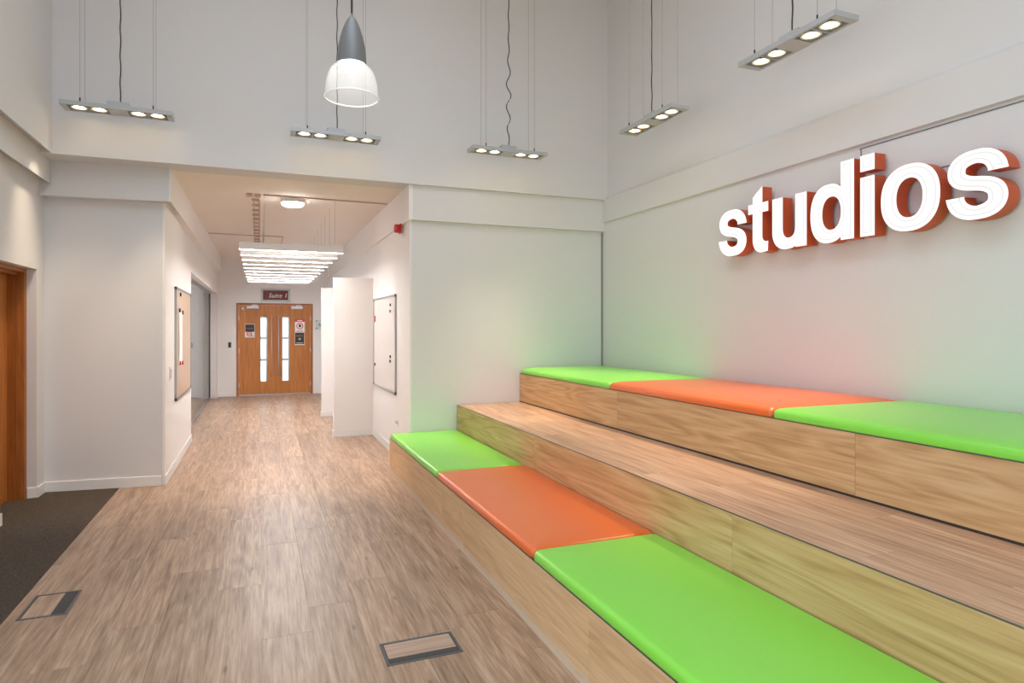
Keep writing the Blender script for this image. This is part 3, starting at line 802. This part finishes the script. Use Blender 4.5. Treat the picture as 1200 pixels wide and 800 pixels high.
# cables of the sign and in the corner
def cable(name, pts, r, mat, label, cat='cable'):
    return tag(MB().tube(pts, r, 6).build(name, mat), label, cat)
xw = XR - 0.004
y_i = on_x(1009.5, 200, XR).y
cable('sign_cable', [(xw, 0.9, 2.885), (xw, y_i + 0.01, 2.885), (xw, y_i, 2.875), (xw, y_i, 2.62)], 0.0024, 'cord', 'thin dark cable under the wall ledge dropping behind the letter i')
cable('sign_cable', [tuple(on_x(1037, 212, xw)), tuple(on_x(1114, 193.5, xw))], 0.0024, 'cord', 'short dark cable on the wall between letters o and s')
tag(MB().box(XR - 0.016, XR - 0.002, YW - 0.012, YW - 0.001, Z3 + 0.01, MZ - 0.01).build('corner_cable_strip', 'wire'), 'thin grey cable strip running down the corner above the green pad', 'cable strip')

# ------------------------------------------------------------------ bar pendants with four spots
LL, LW, LH = 0.88, 0.21, 0.036
def spot_lamp(loc, rz, label, wavy=0.0, tilt=(0, 0, 0, 0), lean=0.0):
    root = thing('bar_pendant', label, 'pendant lamp', loc, rz, 'four-spot bar pendants')
    hl, hw = LL / 2, LW / 2
    b = MB()
    b.box(-hl, hl, -hw, -hw + 0.022, 0, LH).box(-hl, hl, hw - 0.022, hw, 0, LH)
    b.box(-hl, -hl + 0.05, -hw + 0.022, hw - 0.022, 0, LH).box(hl - 0.05, hl, -hw + 0.022, hw - 0.022, 0, LH)
    b.box(-0.078, 0.078, -hw + 0.022, hw - 0.022, 0, LH)
    b.box(-hl + 0.05, -0.078, -hw + 0.022, hw - 0.022, LH - 0.004, LH).box(0.078, hl - 0.05, -hw + 0.022, hw - 0.022, LH - 0.004, LH)
    b.build('housing', 'lampgrey', root)
    for s in (-1, 1):
        MB().box(min(s * 0.08, s * (hl - 0.052)), max(s * 0.08, s * (hl - 0.052)), -hw + 0.024, hw - 0.024, LH - 0.008, LH - 0.005).build('recess_plate', 'dark', root)
        MB().box(s * 0.232 - 0.004, s * 0.232 + 0.004, -hw + 0.022, hw - 0.022, 0.002, LH - 0.008).build('divider', 'lampgrey', root)
    MB().box(-0.088, 0.088, -0.05, 0.05, LH, LH + 0.05).build('gear_box', 'lampgrey', root, bevel=0.002, seg=1)
    for k_, x in enumerate((-0.309, -0.155, 0.155, 0.309)):
        r = MB().lathe([(0.059, 0.004), (0.070, 0.004), (0.072, 0.010), (0.066, 0.020), (0.060, 0.016)], 24, (x, 0, 0), close=True).build('spot_ring', 'chrome', root, smooth=True)
        MB().lathe([(0.0, 0.010), (0.042, 0.010), (0.042, 0.020), (0.0, 0.020)], 24, (x, 0, 0)).build('lens', 'bulb', r)
        MB().lathe([(0.042, 0.010), (0.054, 0.006), (0.058, 0.010), (0.058, 0.020), (0.042, 0.020)], 24, (x, 0, 0), close=True).build('reflector', 'bulb_rim', r)
        d = bpy.data.lights.get('spot_beam')
        if d is None:
            d = bpy.data.lights.new('spot_beam', 'SPOT'); d.energy = SPOT_W; d.color = (1.0, 0.80, 0.58)
            d.spot_size = math.radians(51); d.spot_blend = 1.0; d.shadow_soft_size = 0.045
        lo = bpy.data.objects.new('spot_beam', d); C.objects.link(lo); lo.parent = root; lo.location = (x, 0, -0.004); lo.rotation_euler = (math.radians(lean), math.radians(tilt[k_]), 0)
    top = HH - loc[2]
    for x in (-0.285, 0.285):
        for y in (-0.085, 0.085):
            wv = MB().tube([(x, y, LH), (x, y, top)], 0.0016, 5).build('suspension_wire', 'wire', root)
            MB().tube([(x, y, LH), (x, y, LH + 0.035)], 0.006, 8).build('wire_grip', 'dark', wv)
    pts = []
    n = 60
    for i in range(n + 1):
        z = LH + 0.05 + (top - LH - 0.05) * i / n
        amp = wavy * math.exp(-((i / n) - 0.2) ** 2 / 0.05) + 0.003
        pts.append((0.01 + amp * math.sin(i * 0.95) * min(1, i / 4), amp * math.cos(i * 0.7) * 0.5 * min(1, i / 4), z))
    MB().tube(pts, 0.0055, 6).build('power_cable', 'cord', root, smooth=True)
    return root
spot_lamp((-1.19, 6.72, 3.555), 0, 'grey four-spot bar pendant hung beside the wall with the oak door', tilt=(14, 8, 0, 0), lean=6)
spot_lamp((0.728, 6.70, 3.53), 0, 'grey four-spot bar pendant hung behind the bell-shaped pendant', lean=8)
spot_lamp((2.56, 6.57, 3.515), 0, 'grey four-spot bar pendant with a kinked wavy power cable', wavy=0.025, lean=-3)
spot_lamp((3.557, 5.25, 3.59), PI / 2, 'grey four-spot bar pendant hung along the sign wall near the room corner', lean=11)
spot_lamp((3.495, 3.43, 3.58), PI / 2, 'grey four-spot bar pendant hung along the sign wall above the lit letters', lean=11)

# ------------------------------------------------------------------ bell-shaped pendant
bz = 3.40
t = thing('bell_pendant', 'bell-shaped pendant with clear ribbed shade and grey cone housing', 'pendant lamp', (0.675, 5.11, bz))
sh = MB().lathe([(0.206, 0.0), (0.204, 0.05), (0.196, 0.12), (0.18, 0.18), (0.155, 0.225), (0.12, 0.255), (0.108, 0.262)], 64).build('shade', 'acrylic', t, smooth=True)
MB().lathe([(0.203, -0.006), (0.212, -0.006), (0.213, 0.004), (0.206, 0.008), (0.202, 0.003)], 64, close=True).build('shade_rim', 'acrylic_rim', sh, smooth=True)
o = MB().lathe([(0.0, 0.262), (0.10, 0.262), (0.112, 0.258), (0.113, 0.27), (0.111, 0.33), (0.103, 0.40), (0.088, 0.47), (0.066, 0.545), (0.042, 0.60), (0.030, 0.618), (0.024, 0.628), (0.0, 0.628)], 48).build('housing', 'conegrey', t)
smooth_by_angle(o, 40)
MB().lathe([(0.0, 0.235), (0.06, 0.238), (0.09, 0.25), (0.098, 0.262), (0.0, 0.2625)], 32).build('lamp_lens', 'bulb_white', t, smooth=True)
MB().tube([(0, 0, 0.625), (0, 0, HH - bz)], 0.008, 8).build('power_cord', 'cord', t)
MB().tube([(0, 0, 0.62), (0, 0, 0.66)], 0.011, 8).build('cord_grip', 'alu', t)

# ------------------------------------------------------------------ linear pendants over the corridor
NB, LY0, LSP, LX, LLEN, LZ = 10, 8.2, 0.64, 0.375, 1.2, 2.52
ordn = ['tenth', 'ninth', 'eighth', 'seventh', 'sixth', 'fifth', 'fourth', 'third', 'second', 'first']
for k in range(NB):
    y = LY0 + k * LSP
    t = thing('linear_pendant', 'white linear light bar over the corridor, %s from the oak double doors' % ordn[k], 'linear light', (LX, y, LZ), 0, 'linear light bars over the corridor')
    h = LLEN / 2
    MB().box(-h, h, -0.026, -0.0235, 0.0, 0.088).box(-h, h, 0.0235, 0.026, 0.0, 0.088).box(-h, -h + 0.004, -0.0235, 0.0235, 0.0, 0.088).box(h - 0.004, h, -0.0235, 0.0235, 0.0, 0.088).box(-h + 0.004, h - 0.004, -0.0235, 0.0235, 0.01, 0.088).build('housing', 'gloss_white', t)
    MB().box(-h + 0.004, h - 0.004, -0.0235, 0.0235, 0.0025, 0.009).build('diffuser', 'led', t)
    for x in (-h + 0.28, h - 0.1):
        MB().tube([(x, 0, 0.088), (x, 0, HC - LZ)], 0.0014, 5).build('suspension_wire', 'wire', t)
        MB().tube([(x, 0, 0.088), (x, 0, 0.11)], 0.006, 6).build('wire_grip', 'gloss_white', t)

# round ceiling light
t = thing('round_ceiling_light', 'round white ceiling light at the corridor mouth', 'ceiling light', (0.385, 8.33, HC))
o = MB().lathe([(0.0, 0.0), (0.135, 0.0), (0.14, -0.01), (0.14, -0.055), (0.132, -0.06), (0.0, -0.06)], 40).build('housing', 'gloss_white', t); smooth_by_angle(o)
o = MB().lathe([(0.130, -0.0602), (0.126, -0.078), (0.10, -0.092), (0.05, -0.099), (0.0, -0.10)], 40).build('diffuser', 'round', t, smooth=True)
# conduits and junction boxes on the corridor ceiling
def conduit(pts, label, r=0.009):
    t = tag(MB().tube(pts, r, 8).build('ceiling_conduit', 'conduit'), label, 'conduit', 'conduits on the corridor ceiling')
    return t
cz = HC - 0.009
conduit([(0.04, 8.17, cz), (1.53, 8.2, cz)], 'thin conduit running past the round light across the corridor ceiling')
t = thing('cable_ladder', 'narrow cable ladder running along the corridor ceiling', 'cable ladder', (-0.02, 8.17, HC))
MB().tube([(-0.045, 0.12, -0.02), (-0.045, 5.6, -0.02)], 0.006, 6).build('rail', 'conduit', t)
MB().tube([(0.02, 0.12, -0.012), (0.02, 5.6, -0.012)], 0.010, 8).build('cable_bundle', 'conduit', t)
for k in range(14): MB().box(-0.07, 0.03, 0.32 + k * 0.38, 0.332 + k * 0.38, -0.028, 0).build('clip', 'conduit', t)
for x, lab in ((-0.02, 'round junction box where ceiling conduits meet the cable ladder'), (-0.115, 'small round junction box beside the cable ladder head')):
    o = tag(MB().lathe([(0.0, 0.0), (0.036, 0.0), (0.036, -0.035), (0.03, -0.04), (0.0, -0.04)], 20).build('junction_box', 'conduit', loc=(x, 8.19, HC)), lab, 'junction box')
conduit([(-0.80, 11.85, cz), (0.385, 11.85, cz), (0.385, 12.9, cz)], 'thin conduit with a right-angle bend behind the cable ladder')

# ------------------------------------------------------------------ boards, switches, sounder
def board(x, side, y0, y1, z0, z1, name, label, cat, face):
    """board on a corridor wall; side +1 faces +x"""
    t = thing(name, label, cat, (x, y0, z0))
    L_, h, f = y1 - y0, z1 - z0, 0.022
    def bx(a, c, ya, yb, za, zb): return MB().box(min(side * a, side * c), max(side * a, side * c), ya, yb, za, zb)
    bx(0.0, 0.012, f, L_ - f, f, h - f).build('surface', face, t)
    for a, c, e, g in ((0, L_, 0, f), (0, L_, h - f, h), (0, f, f, h - f), (L_ - f, L_, f, h - f)):
        bx(0.0, 0.022, a, c, e, g).build('frame_rail', 'alu', t)
    for a in (0, L_ - 0.035):
        for c in (0, h - 0.035): bx(0.0, 0.024, a, a + 0.035, c, c + 0.035).build('corner_cap', 'boxgrey', t)
    return t, bx
t, bx = board(XL, 1, 8.06, 9.74, 0.765, 2.055, 'notice_board', 'glazed beige notice board in a grey metal frame beside the glass screen', 'notice board', 'cork')
MB().box(0.016, 0.018, 0.30, 0.62, 0.40, 1.02).build('pinned_paper', 'white', t)
for yy, zz, mt in ((0.32, 1.03, 'dark'), (0.62, 1.01, 'dark'), (0.40, 1.22, 'dark'), (0.36, 0.41, 'redprint'), (0.6, 0.40, 'redprint')):
    MB().tube([(0.016, yy, zz), (0.03, yy, zz)], 0.024, 12).build('magnet', mt, t)
t, bx = board(XC, -1, 7.80, 9.40, 0.762, 2.005, 'whiteboard', 'magnetic whiteboard with grey frame on the wall beside the white partition', 'whiteboard', 'whiteboard')
for yy, zz, mt in ((0.32, 1.12, 'dark'), (0.33, 1.04, 'dark'), (0.32, 0.46, 'dark'), (0.33, 0.40, 'dark'), (1.47, 0.30, 'dark'), (1.48, 0.93, 'redprint')):
    MB().tube([(-0.012, yy, zz), (-0.026, yy, zz)], 0.018, 12).build('magnet', mt, t)
MB().box(-0.024, -0.012, 1.45, 1.48, 0.95, 1.0).build('marker_holder', 'redprint', t)

def plate(name, label, cat, x, side, y, z, w, h, extra):
    t = thing(name, label, cat, (x, y, z))
    MB().box(min(0, side * 0.009), max(0, side * 0.009), -w / 2, w / 2, -h / 2, h / 2).build('plate', 'gloss_white', t, bevel=0.002, seg=1)
    for (a, c, ww, hh, m_) in extra:
        MB().box(min(side * 0.009, side * 0.014), max(side * 0.009, side * 0.014), a - ww / 2, a + ww / 2, c - hh / 2, c + hh / 2).build('rocker', m_, t)
plate('light_switch', 'small grey light switch on the wall by the notice board', 'light switch', XL, 1, 7.66, 1.10, 0.09, 0.15, [(0, 0, 0.05, 0.1, 'alu')])
plate('wall_socket', 'white wall socket low on the wall below the whiteboard', 'socket', XC, -1, 7.76, 0.43, 0.15, 0.088, [(-0.035, 0, 0.03, 0.03, 'alu'), (0.035, 0, 0.03, 0.03, 'alu')])
p = on_x(470, 268, XC - 0.02)
t = thing('fire_sounder', 'red fire alarm sounder high on the corridor corner', 'alarm sounder', (XC - 0.022, p.y, p.z))
MB().box(-0.02, 0.0, -0.05, 0.05, -0.055, 0.055).build('base', 'red', t, bevel=0.004)
o = MB().lathe([(0.0, 0.0), (0.05, 0.0), (0.052, 0.03), (0.045, 0.055), (0.02, 0.062), (0.0, 0.062)], 24).build('horn', 'red', t, smooth=True); o.rotation_euler = (0, -PI / 2, 0); o.location = (-0.02, 0, 0)

# ------------------------------------------------------------------ floor boxes
def floor_box(x0, x1, y0, y1, lip, label):
    t = thing('floor_box', label, 'floor box', (x0, y0, 0.0))
    w, h, f = x1 - x0, y1 - y0, 0.014
    for a, c, e, g in ((0, w, 0, f), (0, w, h - f, h), (0, f, f, h - f), (w - f, w, f, h - f)):
        MB().box(a, c, e, g, -0.002, 0.0035).build('frame_rail', 'boxgrey', t, bevel=0.001, seg=1)
    MB().box(f, w - f, f, h - f, -0.002, 0.0006).build('gasket', 'dark', t)
    g = f + 0.005
    if lip == 'near':
        MB().box(g, w - g, g, g + 0.042, 0.0006, 0.002).build('cable_flap', 'boxlip', t)
        o = MB().box(-(w - 2 * g) / 2, (w - 2 * g) / 2, 0, h - 2 * g - 0.044, 0.0, 0.0018)
        o = o.build('lid_inlay', inlay_x, t); o.location = (w / 2, g + 0.044, 0.0006)
    else:
        MB().box(w - g - 0.06, w - g, g, h - g, 0.0006, 0.002).build('cable_flap', 'boxlip', t)
        o = MB().box(0, w - 2 * g - 0.062, -(h - 2 * g) / 2, (h - 2 * g) / 2, 0.0, 0.0018)
        o = o.build('lid_inlay', 'plank', t); o.location = (g, h / 2, 0.0006)
inlay_x = wood('floor_box_inlay', srgb(130, 105, 90), srgb(182, 154, 136), srgb(206, 184, 168), 'x', rough=0.42, fine=0.7, cathedral=0.35, variation=0.05)
floor_box(0.560, 0.935, 3.00, 3.225, 'near', 'grey-framed floor box with wood inlay in front of the bench')
floor_box(-1.235, -1.0, 4.21, 4.56, 'side', 'grey-framed floor box with wood inlay beside the dark carpet')
